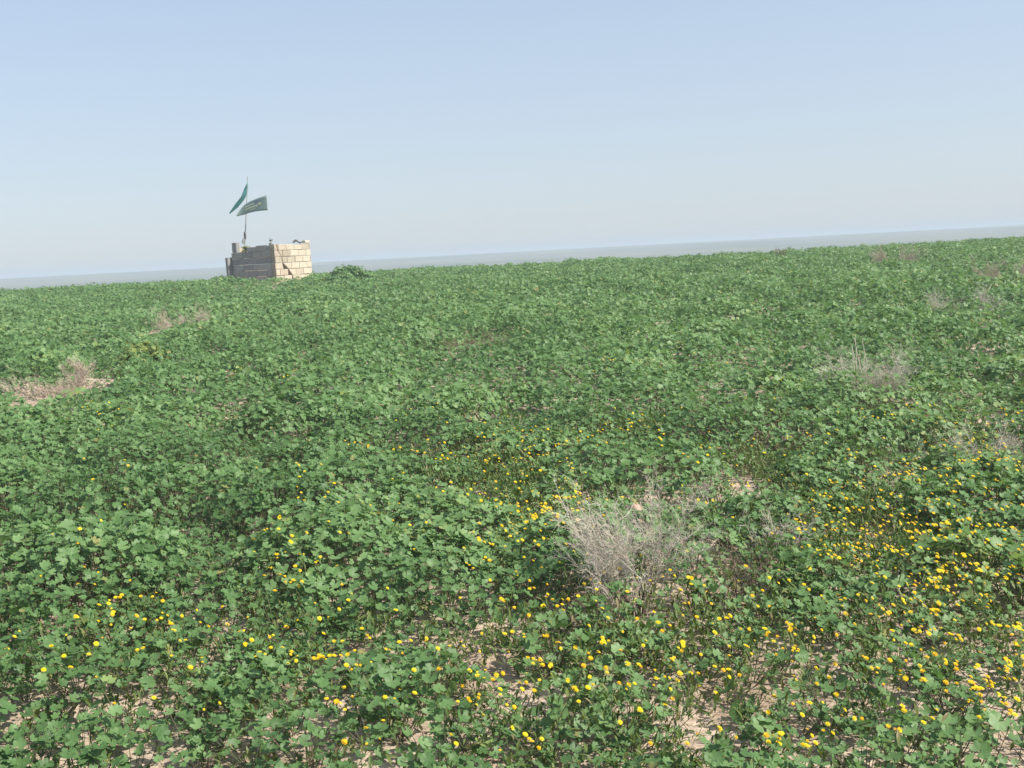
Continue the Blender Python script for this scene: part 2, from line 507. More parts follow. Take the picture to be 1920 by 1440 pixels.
def canopy(x, y):
    """height of the carpet: rounded clumps with hollows between them, on slow swells; shorter at the camera's feet"""
    d1, w1 = domes(x, y, 0.78, 101, 0.44, 0.74)
    d2, w2 = domes(x, y, 0.30, 202, 0.55, 0.85)
    h = 0.055 + 0.25 * d1 + 0.09 * d2 + 0.16 * (fbm(x / 3.5, y / 3.5, 23, 2) - 0.5)
    h = h * (0.66 + 0.34 * sstep(3.0, 6.0, y + 0.25 * np.minimum(0, -x)))
    h = h * (1 - 0.6 * np.exp(-(((x + 7.0) / 1.1) ** 2 + ((y - 34.6) / 1.6) ** 2)))
    return np.clip(h, 0.06, 0.46), w1

def carpet_leaves(px, py, Rr, fac, n, smin, smax):
    k = len(px); m = k * n
    X = np.repeat(px, n); Y = np.repeat(py, n); RR = np.repeat(Rr, n); FA = np.repeat(fac, n)
    rr = np.sqrt(rng.random(m)); a = rng.random(m) * 2 * math.pi
    x = X + np.cos(a) * rr * RR; y = Y + np.sin(a) * rr * RR
    h, who = canopy(x, y)
    e = 0.04
    gxx = (canopy(x + e, y)[0] - h) / e; gyy = (canopy(x, y + e)[0] - h) / e
    lev = 1 - 0.80 * rng.random(m) ** 2.0
    z = gz(x, y) + h * FA * lev
    lim = 1.4
    N = np.stack((-np.clip(gxx, -lim, lim), -np.clip(gyy, -lim, lim), np.ones(m)), 1)
    N = N + rng.normal(size=(m, 3)) * (0.46 + 0.16 * sstep(6, 14, y))[:, None] + SUNV[None] * 0.40 + np.array([[0, -0.15, 0]])
    N[:, 2] = np.abs(N[:, 2]) + 0.10
    size = (smin + (smax - smin) * rng.random(m) ** 1.3) * (0.72 + 0.28 * np.minimum(1, h / 0.25)) * (0.85 + 0.3 * who)
    tint = np.clip(0.42 + 0.15 * rng.normal(size=m) + 0.34 * (who - 0.5) + 0.30 * (fbm(x / 1.7, y / 1.7, 55) - 0.5) + 0.12 * inside(x, y, FLOWERY, 0.8), 0, 0.93)
    tint = np.where(rng.random(m) < 0.006, 1.0, tint)
    return np.stack((x, y, z), 1), N, size, tint, np.stack((X + (x - X) * 0.2, Y + (y - Y) * 0.2, gz(X, Y)), 1)

V_all, F_all, T_all, MI_all = [], [], [], []
nv = 0
def push(V, F, t, mi):
    global nv
    V_all.append(V); F_all.append(F + nv); T_all.append(t); MI_all.append(np.full(len(F), mi)); nv += len(V)

for (y0, y1, spacing, n, smin, smax, tm) in [(1.9, 8.5, 0.16, 42, 0.013, 0.031, LEAF_HI), (8.5, 17, 0.185, 34, 0.018, 0.038, LEAF_MID), (17, 49, 0.26, 30, 0.028, 0.052, LEAF_LO)]:
    P = scatter(y0, y1, spacing)
    x, y = P[:, 0], P[:, 1]
    bare = inside(x, y, BARE); flw = inside(x, y, FLOWERY, 0.8)
    thin = 0.16 * (1 - sstep(3.2, 5.2, y - 0.35 * x))
    gaps = 0.25 * sstep(0.60, 0.72, fbm(x / 0.7, y / 0.7, 77, 2)) * (y < 9)
    keep = rng.random(len(x)) > np.clip(0.90 * bare + 0.22 * flw + thin + gaps, 0, 0.97)
    x, y, flw, bare = x[keep], y[keep], flw[keep], bare[keep]
    fac = (1 - 0.30 * flw) * (1 - 0.5 * bare) * (0.82 + 0.36 * rng.random(len(x)))
    Rr = (0.12 + 0.09 * rng.random(len(x))) * (spacing / 0.165) ** 0.7
    Pl, Nn, size, tint, base = carpet_leaves(x, y, Rr, fac, n, smin, smax)
    V, F = leaves(Pl, Nn, size, rng.random(len(Pl)) * 6.283, tm)
    push(V, F, np.repeat(tint, len(tm[0])), 0)
    hm_add(V)
    if y0 < 8:
        sel = rng.random(len(Pl)) < 0.45
        V2, F2 = strips(base[sel], Pl[sel], np.full(sel.sum(), 0.0016))
        push(V2, F2, np.repeat(rng.random(sel.sum()), 6), 1)
me = mesh_np('mallow_carpet', np.concatenate(V_all), np.concatenate(F_all), [M['mallow'], M['petiole']], np.concatenate(T_all), np.concatenate(MI_all))
tag(link('mallow_carpet', me), 'dense green carpet of lobed mallow leaves covering the whole field', 'ground cover', kind='stuff')

# ------------------------------------------------------------------ low herbs between the mallows
P = scatter(1.9, 10.5, 0.068)
x, y = P[:, 0], P[:, 1]
flw = inside(x, y, FLOWERY, 0.8); bare = inside(x, y, BARE)
keep = rng.random(len(x)) < (0.12 + 0.16 * (y < 6) + 0.72 * flw) * (1 - 0.62 * bare)
x, y = x[keep], y[keep]
n = 26
X = np.repeat(x, n); Y = np.repeat(y, n); m = len(X)
X = X + rng.normal(size=m) * 0.022; Y = Y + rng.normal(size=m) * 0.022
a = rng.random(m) * 6.283; el = R(15) + R(65) * rng.random(m)
L = 0.008 + 0.016 * rng.random(m)
hgt = np.repeat(0.05 + 0.16 * rng.random(len(x)) * (0.5 + fbm(x, y, 3)), n) * rng.random(m)
d = np.stack((np.cos(a) * np.cos(el), np.sin(a) * np.cos(el), np.sin(el)), 1)
C = np.stack((X, Y, gz(X, Y) + hgt), 1) + d * (L + 0.01)[:, None]
side = np.stack((-np.sin(a), np.cos(a), np.zeros(m)), 1) + rng.normal(size=(m, 3)) * 0.25
Nn = np.cross(d, side)
Nn /= np.linalg.norm(Nn, axis=1, keepdims=True)
# tangent must follow d
V0, F0 = HERB
B = np.cross(Nn, d)
V = C[:, None] + L[:, None, None] * (d[:, None] * V0[None, :, 0:1] + B[:, None] * V0[None, :, 1:2] * 1.35 + Nn[:, None] * V0[None, :, 2:3])
F = (F0[None] + (np.arange(m) * len(V0))[:, None, None]).reshape(-1, 3)
V = V.reshape(-1, 3)
t = np.repeat(np.clip(0.5 + 0.25 * rng.normal(size=m), 0, 1), len(V0))
hm_add(V)
me = mesh_np('low_herbs', V, F, [M['herb']], t)
tag(link('low_herbs', me), 'narrow yellow green herb leaves growing between the mallows', 'herbs', kind='stuff')

# ------------------------------------------------------------------ pebbles and dry litter on the bare soil
def rock_verts(seed, flat=0.6, sub=2):
    import bmesh
    bm = bmesh.new(); bmesh.ops.create_icosphere(bm, subdivisions=sub, radius=1.0)
    rr = random.Random(seed)
    ax = [Vector((rr.uniform(-1, 1), rr.uniform(-1, 1), rr.uniform(-1, 1))).normalized() for _ in range(7)]
    of = [rr.uniform(0.45, 0.85) for _ in ax]
    for v in bm.verts:
        for nn, o in zip(ax, of):
            dd = v.co.dot(nn)
            if dd > o: v.co -= nn * (dd - o) * 0.85
        v.co.z *= flat
    V = np.array([v.co[:] for v in bm.verts]); F = np.array([[l.index for l in f.verts] for f in bm.faces])
    bm.free()
    return V, F
tm = [rock_verts(s, 0.6, 1) for s in range(4)]
P = scatter(1.9, 9.0, 0.05)
bare = inside(P[:, 0], P[:, 1], BARE)
P = P[rng.random(len(P)) < 0.02 + 0.22 * bare]
Vs, Fs = [], []; c = 0
for i, (xx, yy) in enumerate(P):
    V0, F0 = tm[i % 4]
    s = 0.003 + 0.010 * rng.random() ** 3
    aa = rng.random() * 6.28
    rot = np.array([[math.cos(aa), -math.sin(aa), 0], [math.sin(aa), math.cos(aa), 0], [0, 0, 1]])
    Vs.append(V0 @ rot.T * s + np.array((xx, yy, float(gz(xx, yy)) + 0.25 * s))); Fs.append(F0 + c); c += len(V0)
me = mesh_np('pebbles', np.concatenate(Vs), np.concatenate(Fs), [M['stone']])
tag(link('pebbles', me), 'small pale clods and pebbles strewn over the bare soil', 'pebbles', kind='stuff')

P = scatter(1.9, 8.0, 0.055)
keep = rng.random(len(P)) < 0.16 + 0.60 * inside(P[:, 0], P[:, 1], BARE, 0.9)
P = P[keep]; m = len(P)
a = rng.random(m) * 6.283
A = np.stack((P[:, 0], P[:, 1], gz(P[:, 0], P[:, 1]) + 0.004), 1)
L = 0.02 + 0.07 * rng.random(m)
Bq = A + np.stack((np.cos(a) * L, np.sin(a) * L, 0.012 * rng.random(m)), 1)
V, F = strips(A, Bq, np.full(m, 0.0013))
me = mesh_np('plant_litter', V, F, [M['pinktwig']], np.repeat(rng.random(m), 6))
tag(link('plant_litter', me), 'dry straws and broken stalks lying on the soil', 'litter', kind='stuff')

# ------------------------------------------------------------------ single mallow plants standing on the bare soil
def mallow_plant(px, py, rad, hgt, n, label):
    x, y = ground_at(px, py, 0.0)
    z = float(gz(x, y))
    root = empty('mallow_plant', (x, y, z), label, 'plant', 'mallow plants standing singly on the bare soil')
    Pl, Nn, size, tint, base = plant_leaves(np.array([x]), np.array([y]), np.array([rad]), np.array([hgt]), n, 0.020, 0.043)
    V, F = leaves(Pl, Nn, size, rng.random(n) * 6.283, LEAF_HI)
    hm_add(V)
    off = np.array((x, y, z))
    link('foliage', mesh_np('foliage', V - off, F, [M['mallow']], np.repeat(tint, len(LEAF_HI[0]))), root)
    base = off[None] + (base - off[None]) * 0.3; base[:, 2] = z - 0.005
    V, F = strips(base - off, Pl - off, np.full(n, 0.0017))
    link('stems', mesh_np('stems', V, F, [M['petiole']], np.repeat(rng.random(n), 6)), root)
for a in [
    (1395, 1345, 0.10, 0.13, 9, 'small mallow plant with few upright leaves on bare soil right of the bottom centre'),
    (1425, 1425, 0.12, 0.12, 12, 'broad leaved low mallow plant at the bottom edge below the bare soil'),
    (1040, 1260, 0.15, 0.20, 22, 'dark leafy mallow clump below the big dry shrub beside a bare spot'),
    (1215, 1250, 0.12, 0.17, 14, 'loose mallow plant just left of the pale bare patch below the dry shrub'),
    (1545, 1290, 0.11, 0.14, 11, 'pale mallow plant right of the wide bare patch near the bottom right'),
    (1630, 1350, 0.10, 0.13, 9, 'sparse mallow plant between two sandy strips near the bottom right corner'),
    (890, 1330, 0.13, 0.14, 15, 'low mallow plant in front of the sandy spots near the bottom centre'),
    (690, 1400, 0.13, 0.16, 16, 'mallow plant beside the small sandy gap left of the bottom centre'),
    (850, 1420, 0.14, 0.16, 16, 'mallow plant with large flat leaves on the bottom edge left of centre'),
    (180, 1420, 0.13, 0.13, 12, 'mallow seedling cluster on the sand in the bottom left corner'),
    (1830, 1370, 0.09, 0.10, 8, 'tiny mallow plant on the edge of the sand in the bottom right corner'),
    (420, 1405, 0.14, 0.16, 16, 'bushy mallow plant above the sandy strip at the lower left'),
]:
    mallow_plant(*a)

# ------------------------------------------------------------------ yellow flowers
def flower_mesh():
    V, F, MI, T = [], [], [], []
    def addv(p, t): V.append(p); T.append(t); return len(V) - 1
    for layer, (n, r0, r1, lift) in enumerate([(13, 0.18, 1.0, 0.10), (10, 0.15, 0.72, 0.30)]):
        for i in range(n):
            a = 2 * math.pi * (i + 0.37 * layer) / n
            w = 0.62 * math.pi / n
            t = random.random()
            def pp(r, da, z): return (r * math.cos(a + da), r * math.sin(a + da), z)
            k = [addv(pp(r0, -w, 0.02 + 0.1 * layer), t), addv(pp(r0, w, 0.02 + 0.1 * layer), t), addv(pp(r1 * 0.75, w * 1.25, lift), t), addv(pp(r1, 0, lift + 0.02), t), addv(pp(r1 * 0.75, -w * 1.25, lift), t)]
            F.append((k[0], k[1], k[2])); F.append((k[0], k[2], k[4])); F.append((k[4], k[2], k[3]))
    return np.array(V), np.array(F), np.array(T)
FV, FF, FT = flower_mesh()
def disc_mesh():
    V = [(0, 0, 0.36)]; F = []
    for j, (r, z) in enumerate([(0.16, 0.33), (0.28, 0.2), (0.24, -0.06), (0.06, -0.16)]):
        for i in range(8): V.append((r * math.cos(i * math.pi / 4), r * math.sin(i * math.pi / 4), z))
    for i in range(8):
        k = (i + 1) % 8
        F.append((0, 1 + i, 1 + k))
        for j in range(3):
            a, b, c, d = 1 + j * 8 + i, 1 + j * 8 + k, 1 + (j + 1) * 8 + k, 1 + (j + 1) * 8 + i
            F += [(a, d, c), (a, c, b)]
    return np.array(V), np.array(F)
DV, DF = disc_mesh()
FR = 0.0080
me_pet = [mesh_np('petals', FV * np.array((1, 1, zz)) * FR, FF, [M['petal']], np.clip(FT * 0.5 + tt, 0, 1)) for zz, tt in ((1.0, 0.45), (1.6, 0.1), (0.7, 0.35), (2.6, 0.02))]
me_disc = mesh_np('disc', DV * FR, DF, [M['disc']])
sv, sf = strips(np.array([[0.01, 0.0, -0.16]]), np.array([[0.0, 0.0, -0.001]]), np.array([0.0011]))
me_stem = mesh_np('stem', sv, sf, [M['petiole']], np.full(6, 0.3))

CL = [  # px, py, rx, ry, number
    (1760, 960, 170, 120, 300), (1850, 1090, 120, 150, 200), (1880, 1300, 60, 90, 40), (1120, 1290, 130, 60, 30), (1640, 1060, 130, 110, 90), (1700, 1230, 230, 110, 110), (1860, 840, 70, 70, 90),
    (1480, 860, 190, 60, 70), (1610, 990, 100, 60, 90), (1000, 930, 80, 75, 120), (1050, 990, 60, 40, 45), (970, 1030, 70, 45, 30),
    (870, 830, 110, 40, 50), (780, 870, 120, 40, 22), (1180, 795, 60, 14, 20), (1100, 830, 110, 30, 40), (690, 960, 160, 60, 34),
    (520, 1075, 40, 30, 26), (600, 1080, 60, 40, 16), (230, 1160, 70, 40, 30), (180, 1110, 60, 40, 8), (430, 1220, 130, 50, 26), (570, 1200, 60, 50, 14),
    (110, 1230, 110, 110, 14), (190, 960, 60, 60, 5), (300, 1300, 200, 80, 14), (700, 1230, 120, 110, 40), (960, 1150, 110, 90, 44), (830, 1380, 160, 60, 32),
    (1030, 1370, 130, 70, 34), (1340, 1190, 150, 90, 60), (1190, 1080, 110, 90, 28), (1400, 1370, 170, 70, 44), (1250, 1250, 120, 60, 26), (1640, 1390, 170, 50, 30), (1300, 700, 160, 20, 14), (1150, 700, 60, 20, 8),
    (1500, 710, 80, 20, 20), (460, 722, 14, 10, 7), (545, 735, 12, 8, 5), (185, 787, 30, 5, 10), (210, 820, 30, 8, 3), (1720, 780, 80, 30, 26), (1560, 800, 120, 20, 20), (1330, 930, 60, 40, 14), (1060, 1100, 60, 40, 20)]
fr = np.random.default_rng(5)
cand = []
for px, py, rx, ry, cnt in CL:
    for _ in range(cnt):
        r = math.sqrt(fr.random()) * (1.0 + 0.7 * fr.random()); a = fr.random() * 6.283
        u, v = px + rx * r * math.cos(a), py + ry * r * math.sin(a)
        if not (4 < u < 1930 and 600 < v < 1436): continue
        xx, yy = ground_at(u, v, 0.16 if v < 1250 else 0.11)
        g = float(gz(xx, yy))
        zz = max(g + 0.07 + 0.05 * fr.random(), min(hm_at(xx, yy) + 0.012, g + 0.34))
        # lifted until nothing between it and the road side hides it
        ok = False
        for lift in (-0.02, 0, 0.03, 0.05):
            p = np.array((xx, yy, zz + lift)); d = EYE - p; L = np.linalg.norm(d); d /= L
            blocked = any((p + d * s)[2] < hm_at(*(p + d * s)[:2]) - 0.004 for s in np.arange(0.06, 1.0, 0.05))
            if not blocked: ok = True; zz += lift; break
        cand.append((L, xx, yy, zz, ok, u, v))
cand.sort()
big = [c for c in cand if c[4]][:290]
bigset = set(id(c) for c in big)
rest = [c for c in cand if id(c) not in bigset]
def where(u, v):
    if u < 640: return 'small yellow flower head among broad mallow leaves on the left side of the foreground'
    if v > 1300: return 'yellow flower head over sandy gaps along the bottom edge of the field'
    if u < 1060: return 'yellow flower head in the loose drift left of the big dry shrub'
    if u < 1500: return 'yellow flower head growing close around and in front of the big dry shrub'
    return 'small golden flower head in the thick drift right of the big dry shrub'
def grp(u, v):
    return 'yellow flowers: ' + where(u, v).split('head ')[1]
sdir = Vector(SUNV)
for i, (L, xx, yy, zz, ok, u, v) in enumerate(big):
    o = link('yellow_flower', me_pet[int(fr.integers(0, 4))], None, (xx, yy, zz))
    nrm = Vector((0, -0.35, 1)) + sdir * 0.9 + Vector(fr.normal(size=3)) * 0.45
    o.rotation_euler = nrm.to_track_quat('Z', 'Y').to_euler()
    s = 0.60 + 0.75 * fr.random(); o.scale = (s, s, s)
    tag(o, where(u, v), 'flower', grp(u, v))
    link('disc', me_disc, o)
    link('stem', me_stem, o)
Vs, Fs, Ts, c = [], [], [], 0
if rest:
    P = np.array([(r[1], r[2], r[3]) for r in rest]); m = len(P)
    N = np.array([[0, 0, 1.0]]) + SUNV[None] * 0.9 + np.array([[0, -0.35, 0]]) + fr.normal(size=(m, 3)) * 0.45
    V, F = leaves(P, N, FR * (0.60 + 0.75 * fr.random(m)), fr.random(m) * 6.28, (FV, FF), 0.3)
    tt = (np.clip(FT[None] * 0.4 + fr.random((m, 1)) * 0.6, 0, 1)).ravel()
    V2, F2 = leaves(P, N, FR * np.ones(m), fr.random(m) * 6.28, (DV, DF), 0)
    V = np.concatenate((V, V2)); F = np.concatenate((F, F2 + m * len(FV)))
    mi = np.concatenate((np.zeros(m * len(FF)), np.ones(m * len(DF))))
    me = mesh_np('wildflowers', V, F, [M['petal'], M['disc']], np.concatenate((tt, np.full(len(V2), 0.5))), mi)
    tag(link('wildflowers', me), 'more distant sprinkling of tiny yellow flowers between the leaves', 'wildflowers', kind='stuff')

# ------------------------------------------------------------------ dry shrubs
def shrub(name, px, py, label, w, h, n_stem, dirs, mat, seed, twiggy=9, fine=5, thick=0.0028, base_h=0.0, group='dry leafless shrubs in the field', spread=0.5, tw0=0.25, tj=0.5):
    """dirs: list of (lean x, lean y, weight) of the lobes"""
    rr = random.Random(seed)
    x, y = ground_at(px, py, base_h)
    z = float(gz(x, y)) - 0.01
    root = empty(name, (x, y, z), label, 'shrub', group)
    stems, twigs = MB(), MB()
    def jit(a): return Vector((rr.gauss(0, a), rr.gauss(0, a), rr.gauss(0, a)))
    far = y > 12
    k = max(1.0, y / 6.0) ** 0.5
    for i in range(n_stem):
        lx, ly, hh = dirs[i % len(dirs)]
        d = Vector((lx + rr.gauss(0, spread * 0.5), ly + rr.gauss(0, spread * 0.5), 1.0)).normalized()
        p = Vector((rr.gauss(0, 0.05 * w / 0.5) + lx * 0.10 * w, rr.gauss(0, 0.05 * w / 0.5), 0))
        L = h * hh * rr.uniform(0.65, 1.1) / max(0.45, d.z)
        pts = [p.copy()]; rad = [thick * k]
        nseg = 5
        for s in range(nseg):
            d = (d + jit(0.13) + Vector((0, 0, 0.06))).normalized()
            p = p + d * L / nseg
            pts.append(p.copy()); rad.append(thick * k * (1 - 0.75 * (s + 1) / nseg))
        stems.tube(pts, rad, 4, rr.uniform(0.1, 0.8))
        for t in range(twiggy):
            f = rr.uniform(tw0, 1.0) * nseg; a = min(int(f), nseg - 1)
            q = pts[a].lerp(pts[a + 1], f - a)
            dd = ((pts[a + 1] - pts[a]).normalized() + jit(tj)).normalized()
            l2 = L * rr.uniform(0.18, 0.42)
            q2 = q + dd * l2 * 0.5; q3 = q2 + (dd + jit(0.3)).normalized() * l2 * 0.5
            tt = rr.uniform(0.2, 1.0)
            twigs.tube([q, q2, q3], [thick * k * 0.42, thick * k * 0.34, thick * k * 0.2], 3, tt, False)
            for g in range(fine):
                e = rr.random()
                s0 = q.lerp(q2, e) if rr.random() < 0.4 else q2.lerp(q3, e)
                dg = (dd + jit(0.75)).normalized()
                l3 = l2 * rr.uniform(0.2, 0.55)
                twigs.tube([s0, s0 + dg * l3 * 0.5, s0 + (dg + jit(0.25)).normalized() * l3], [thick * k * 0.3, thick * k * 0.24, thick * k * 0.15], 3, min(1, tt + 0.1), False)
    stems.build('stems', M[mat], root)
    twigs.build('twigs', M[mat], root)
    return root

big_shrub = shrub('dry_shrub', 1195, 1150, 'large grey tan leafless shrub with two fans of fine twigs in the flowery foreground', 0.50, 0.43, 38,
      [(-0.50, 0.25, 1.0), (0.26, 0.25, 1.05), (-0.34, 0.1, 0.85), (0.34, 0.0, 0.9), (-0.72, 0.0, 0.65), (0.1, -0.2, 0.45)], 'twig', 3, 13, 8, 0.0021, spread=0.24, tw0=0.42, tj=0.40)
wb = MB()
for i in range(6):
    a_ = i * 1.05
    wb.tube([(0.02 * math.cos(a_), 0.02 * math.sin(a_), -0.01), (0.045 * math.cos(a_) - 0.01, 0.04 * math.sin(a_), 0.05), (0.10 * math.cos(a_) - 0.02, 0.06 * math.sin(a_), 0.13)], [0.009, 0.007, 0.0035], 6, 0.05)
wb.build('woody_base', M['browntwig'], big_shrub)
ps = MB()
ps.tube([(0.01, 0, 0), (0.03, -0.02, 0.08), (0.015, -0.03, 0.16), (-0.05, -0.03, 0.23), (-0.12, -0.02, 0.29), (-0.15, -0.01, 0.33)], [0.0040, 0.0036, 0.0032, 0.0028, 0.0022, 0.0014], 5, 0.95)
ps.build('pale_stem', M['twig'], big_shrub)
shrub('dry_shrub', 1385, 1140, 'brown wiry dead shrub just right of the large grey tan one', 0.3, 0.26, 18, [(0.1, 0.0, 1), (0.5, 0.1, 0.8), (-0.3, 0.1, 0.8)], 'browntwig', 5, 6, 4, 0.0022)
shrub('dry_shrub', 1130, 1180, 'low dark brown dead stalks at the foot of the large grey shrub', 0.25, 0.16, 14, [(-0.3, 0.0, 1), (0.3, 0.1, 0.8)], 'browntwig', 6, 6, 3, 0.0022)
shrub('dry_shrub', 1455, 1060, 'small grey wispy shrub half hidden in mallow right of the large dry one', 0.3, 0.24, 18, [(0.3, 0.1, 1), (-0.2, 0.1, 1), (0.7, 0.0, 0.7)], 'twig', 8, 8, 4, 0.0020)
s_ = shrub('dry_shrub', 1640, 775, 'rounded tan dry shrub with tall thin stalks standing up behind it', 0.5, 0.40, 44, [(-0.7, 0.1, 1), (0.6, 0.1, 1), (0.0, 0.0, 0.9)], 'twig', 9, 11, 8, 0.0023)
st = MB()
rr = random.Random(4)
for i in range(8):
    x0 = -0.12 + 0.12 * rr.random(); hh = rr.uniform(0.42, 0.62)
    st.tube([(x0, 0.1, 0), (x0 + rr.gauss(0, .01), 0.1, hh * 0.5), (x0 + rr.gauss(0, 0.03), 0.1, hh)], [0.004, 0.003, 0.002], 4, rr.uniform(0.5, 0.9))
st.build('tall_stalks', M['twig'], s_)
shrub('dry_shrub', 1870, 905, 'wide grey brown dry shrub cut by the right edge of the photo', 0.6, 0.26, 30, [(-0.7, 0.1, 1), (0.5, 0.1, 1), (0.1, 0.2, 0.9)], 'twig', 12, 10, 7, 0.0021)
shrub('dry_shrub', 105, 752, 'wide low pinkish brown dead shrub on the bare patch at the left edge', 1.1, 0.21, 64, [(-1.3, 0.1, 1), (1.2, 0.1, 1), (0.2, 0.0, 0.9), (-0.5, 0, .9), (0.7, -0.1, .9)], 'pinktwig', 14, 9, 7, 0.0024)
shrub('dry_shrub', 150, 725, 'taller dry tan shrub behind the pinkish dead one at the left', 0.4, 0.27, 26, [(-0.3, 0.1, 1), (0.3, 0.1, 1)], 'pinktwig', 15, 9, 7, 0.0024)
shrub('dry_shrub', 345, 622, 'small pinkish dry shrub below the block enclosure', 0.7, 0.38, 34, [(-0.9, 0.1, 1), (0.9, 0.1, 1), (0, 0, .9)], 'pinktwig', 16, 9, 7, 0.0024, 0.1)
shrub('dry_shrub', 890, 660, 'faint brown dry shrub in the middle of the mallow field', 0.6, 0.28, 22, [(-1.1, 0.1, 1), (1.1, 0.1, 1), (0, 0, .9)], 'browntwig', 17, 8, 6, 0.0022, 0.1)
shrub('dry_shrub', 1680, 500, 'distant pinkish dry shrub just under the crest at the right', 0.9, 0.44, 36, [(-0.9, 0.1, 1), (0.9, 0.1, 1)], 'pinktwig', 18, 9, 7, 0.0026, 0.1)
shrub('dry_shrub', 1893, 533, 'pale pinkish dry shrub by the right edge below the crest', 0.8, 0.42, 30, [(-0.9, 0.1, 1), (0.9, 0.1, 1)], 'pinktwig', 19, 9, 7, 0.0026, 0.1)
shrub('dry_shrub', 1805, 600, 'greyish low dry shrub in dense mallow at the upper right', 0.5, 0.40, 26, [(-0.8, 0.1, 1), (0.8, 0.1, 1)], 'twig', 20, 9, 6, 0.0022, 0.1)
shrub('dry_shrub', 1466, 484, 'little rusty dark weed poking up near the crest right of centre', 0.3, 0.38, 14, [(-0.4, 0.1, 1), (0.4, 0.1, 1)], 'browntwig', 21, 6, 3, 0.004, 0.1)

# ------------------------------------------------------------------ stones
def stone(name, px, py, size, label, mat, seed, flat=0.6, base_h=0.0, sink=0.2, dz=0.0):
    x, y = ground_at(px, py, base_h)
    V, F = rock_verts(seed, flat, 3)
    me = mesh_np(name, V * size, F, [M[mat]])
    o = link(name, me, None, (x, y, float(gz(x, y)) + size * flat * (1 - sink) + dz))
    o.rotation_euler = (0, 0, seed * 1.3)
    return tag(o, label, 'stone')
stone('stone', 1190, 962, 0.075, 'pinkish stone showing behind the large dry shrub', 'pinkstone', 3, 0.9, base_h=0.14, dz=0.07)
stone('stone', 618, 519, 0.20, 'whitish stone lying between the block enclosure and the round bush', 'whitestone', 5, 0.5, dz=0.14)
stone('stone', 604, 516, 0.26, 'low pinkish rubble stone close to the right corner of the enclosure', 'pinkstone', 6, 0.5, dz=0.12)
stone('stone', 548, 523, 0.12, 'small beige rubble block fallen at the foot of the sunlit wall', 'whitestone', 9, 0.6, dz=0.14)

# ------------------------------------------------------------------ round bush on the crest
def bush(px, py, Y, w, h, label, mat='mallow', tm0=0.45, n=2600):
    P0 = at_depth(px, py, Y); x, y = P0[0], P0[1]; z = float(gz(x, y))
    root = empty('round_bush', (x, y, z), label, 'bush')
    th = rng.random(n) * 6.283; u = rng.random(n) ** 0.6
    cz = rng.random(n)
    lump = 1 + 0.18 * np.sin(3 * th + 1.0) + 0.14 * np.sin(5 * th + 6 * cz) + 0.10 * np.sin(11 * th + 9 * cz) + (rng.random(n) < 0.06) * 0.25 * rng.random(n)
    rad = np.sqrt(1 - cz ** 2 * 0.96) * u ** 0.35 * lump * w / 2
    Pl = np.stack((np.cos(th) * rad, np.sin(th) * rad, 0.05 + cz * h * (0.80 + 0.32 * rng.random(n) ** 2) * u ** 0.25), 1)
    N = Pl / np.array([[w / 2, w / 2, h]]) + np.array([[0, 0, 0.45]]) + rng.normal(size=(n, 3)) * 0.45
    V, F = leaves(Pl, N, 0.026 + 0.030 * rng.random(n), rng.random(n) * 6.28, LEAF_MID)
    link('foliage', mesh_np('foliage', V, F, [M[mat]], np.repeat(np.clip(tm0 + 0.2 * rng.normal(size=n), 0, 0.93), len(LEAF_MID[0]))), root)
    st = MB()
    for i in range(12):
        a = i * 0.52; rr_ = 0.35 * w
        st.tube([(0.05 * math.cos(a), 0.05 * math.sin(a), -0.02), (rr_ * 0.5 * math.cos(a), rr_ * 0.5 * math.sin(a), h * 0.4), (rr_ * math.cos(a), rr_ * math.sin(a), h * 0.75)], [0.012, 0.008, 0.004], 5, 0.4)
    st.build('stems', M['petiole'], root)
bush(652, 512, 36.0, 1.4, 0.54, 'round green bush standing above the crest right of the block enclosure')
M['weed'] = mat_leaf('yellow green leaf', [(0, (0.13, 0.20, 0.06)), (0.5, (0.24, 0.31, 0.09)), (1, (0.36, 0.36, 0.12))], 0.4)
bush(265, 690, 13.4, 0.62, 0.42, 'yellowish green upright bush among the mallows at the upper left', 'weed', 0.5, 420)

# ------------------------------------------------------------------ block enclosure with flags
def mat_block(name, c0, c1, c2):
    m, nt, b = new_mat(name)
    tc = nt.nodes.new('ShaderNodeTexCoord')
    at = nt.nodes.new('ShaderNodeAttribute'); at.attribute_name = 'tint'
    n = nt.nodes.new('ShaderNodeTexNoise'); n.inputs['Scale'].default_value = 6.0; n.inputs['Detail'].default_value = 8
    nt.links.new(tc.outputs['Object'], n.inputs['Vector'])
    ad = nt.nodes.new('ShaderNodeMath'); ad.operation = 'ADD'
    ml = nt.nodes.new('ShaderNodeMath'); ml.operation = 'MULTIPLY'; ml.inputs[1].default_value = 0.5
    nt.links.new(at.outputs['Fac'], ad.inputs[0]); nt.links.new(n.outputs['Fac'], ad.inputs[1]); nt.links.new(ad.outputs[0], ml.inputs[0])
    r = ramp(nt, [(0.25, c0), (0.5, c1), (0.75, c2)])
    nt.links.new(ml.outputs[0], r.inputs['Fac']); nt.links.new(r.outputs['Color'], b.inputs['Base Color'])
    b.inputs['Roughness'].default_value = 0.92; b.inputs['Specular IOR Level'].default_value = 0.2
    n2 = nt.nodes.new('ShaderNodeTexNoise'); n2.inputs['Scale'].default_value = 70; n2.inputs['Detail'].default_value = 6
    nt.links.new(tc.outputs['Object'], n2.inputs['Vector'])
    bp = nt.nodes.new('ShaderNodeBump'); bp.inputs['Strength'].default_value = 0.5; bp.inputs['Distance'].default_value = 0.01
    nt.links.new(n2.outputs['Fac'], bp.inputs['Height']); nt.links.new(bp.outputs['Normal'], b.inputs['Normal'])
    return m
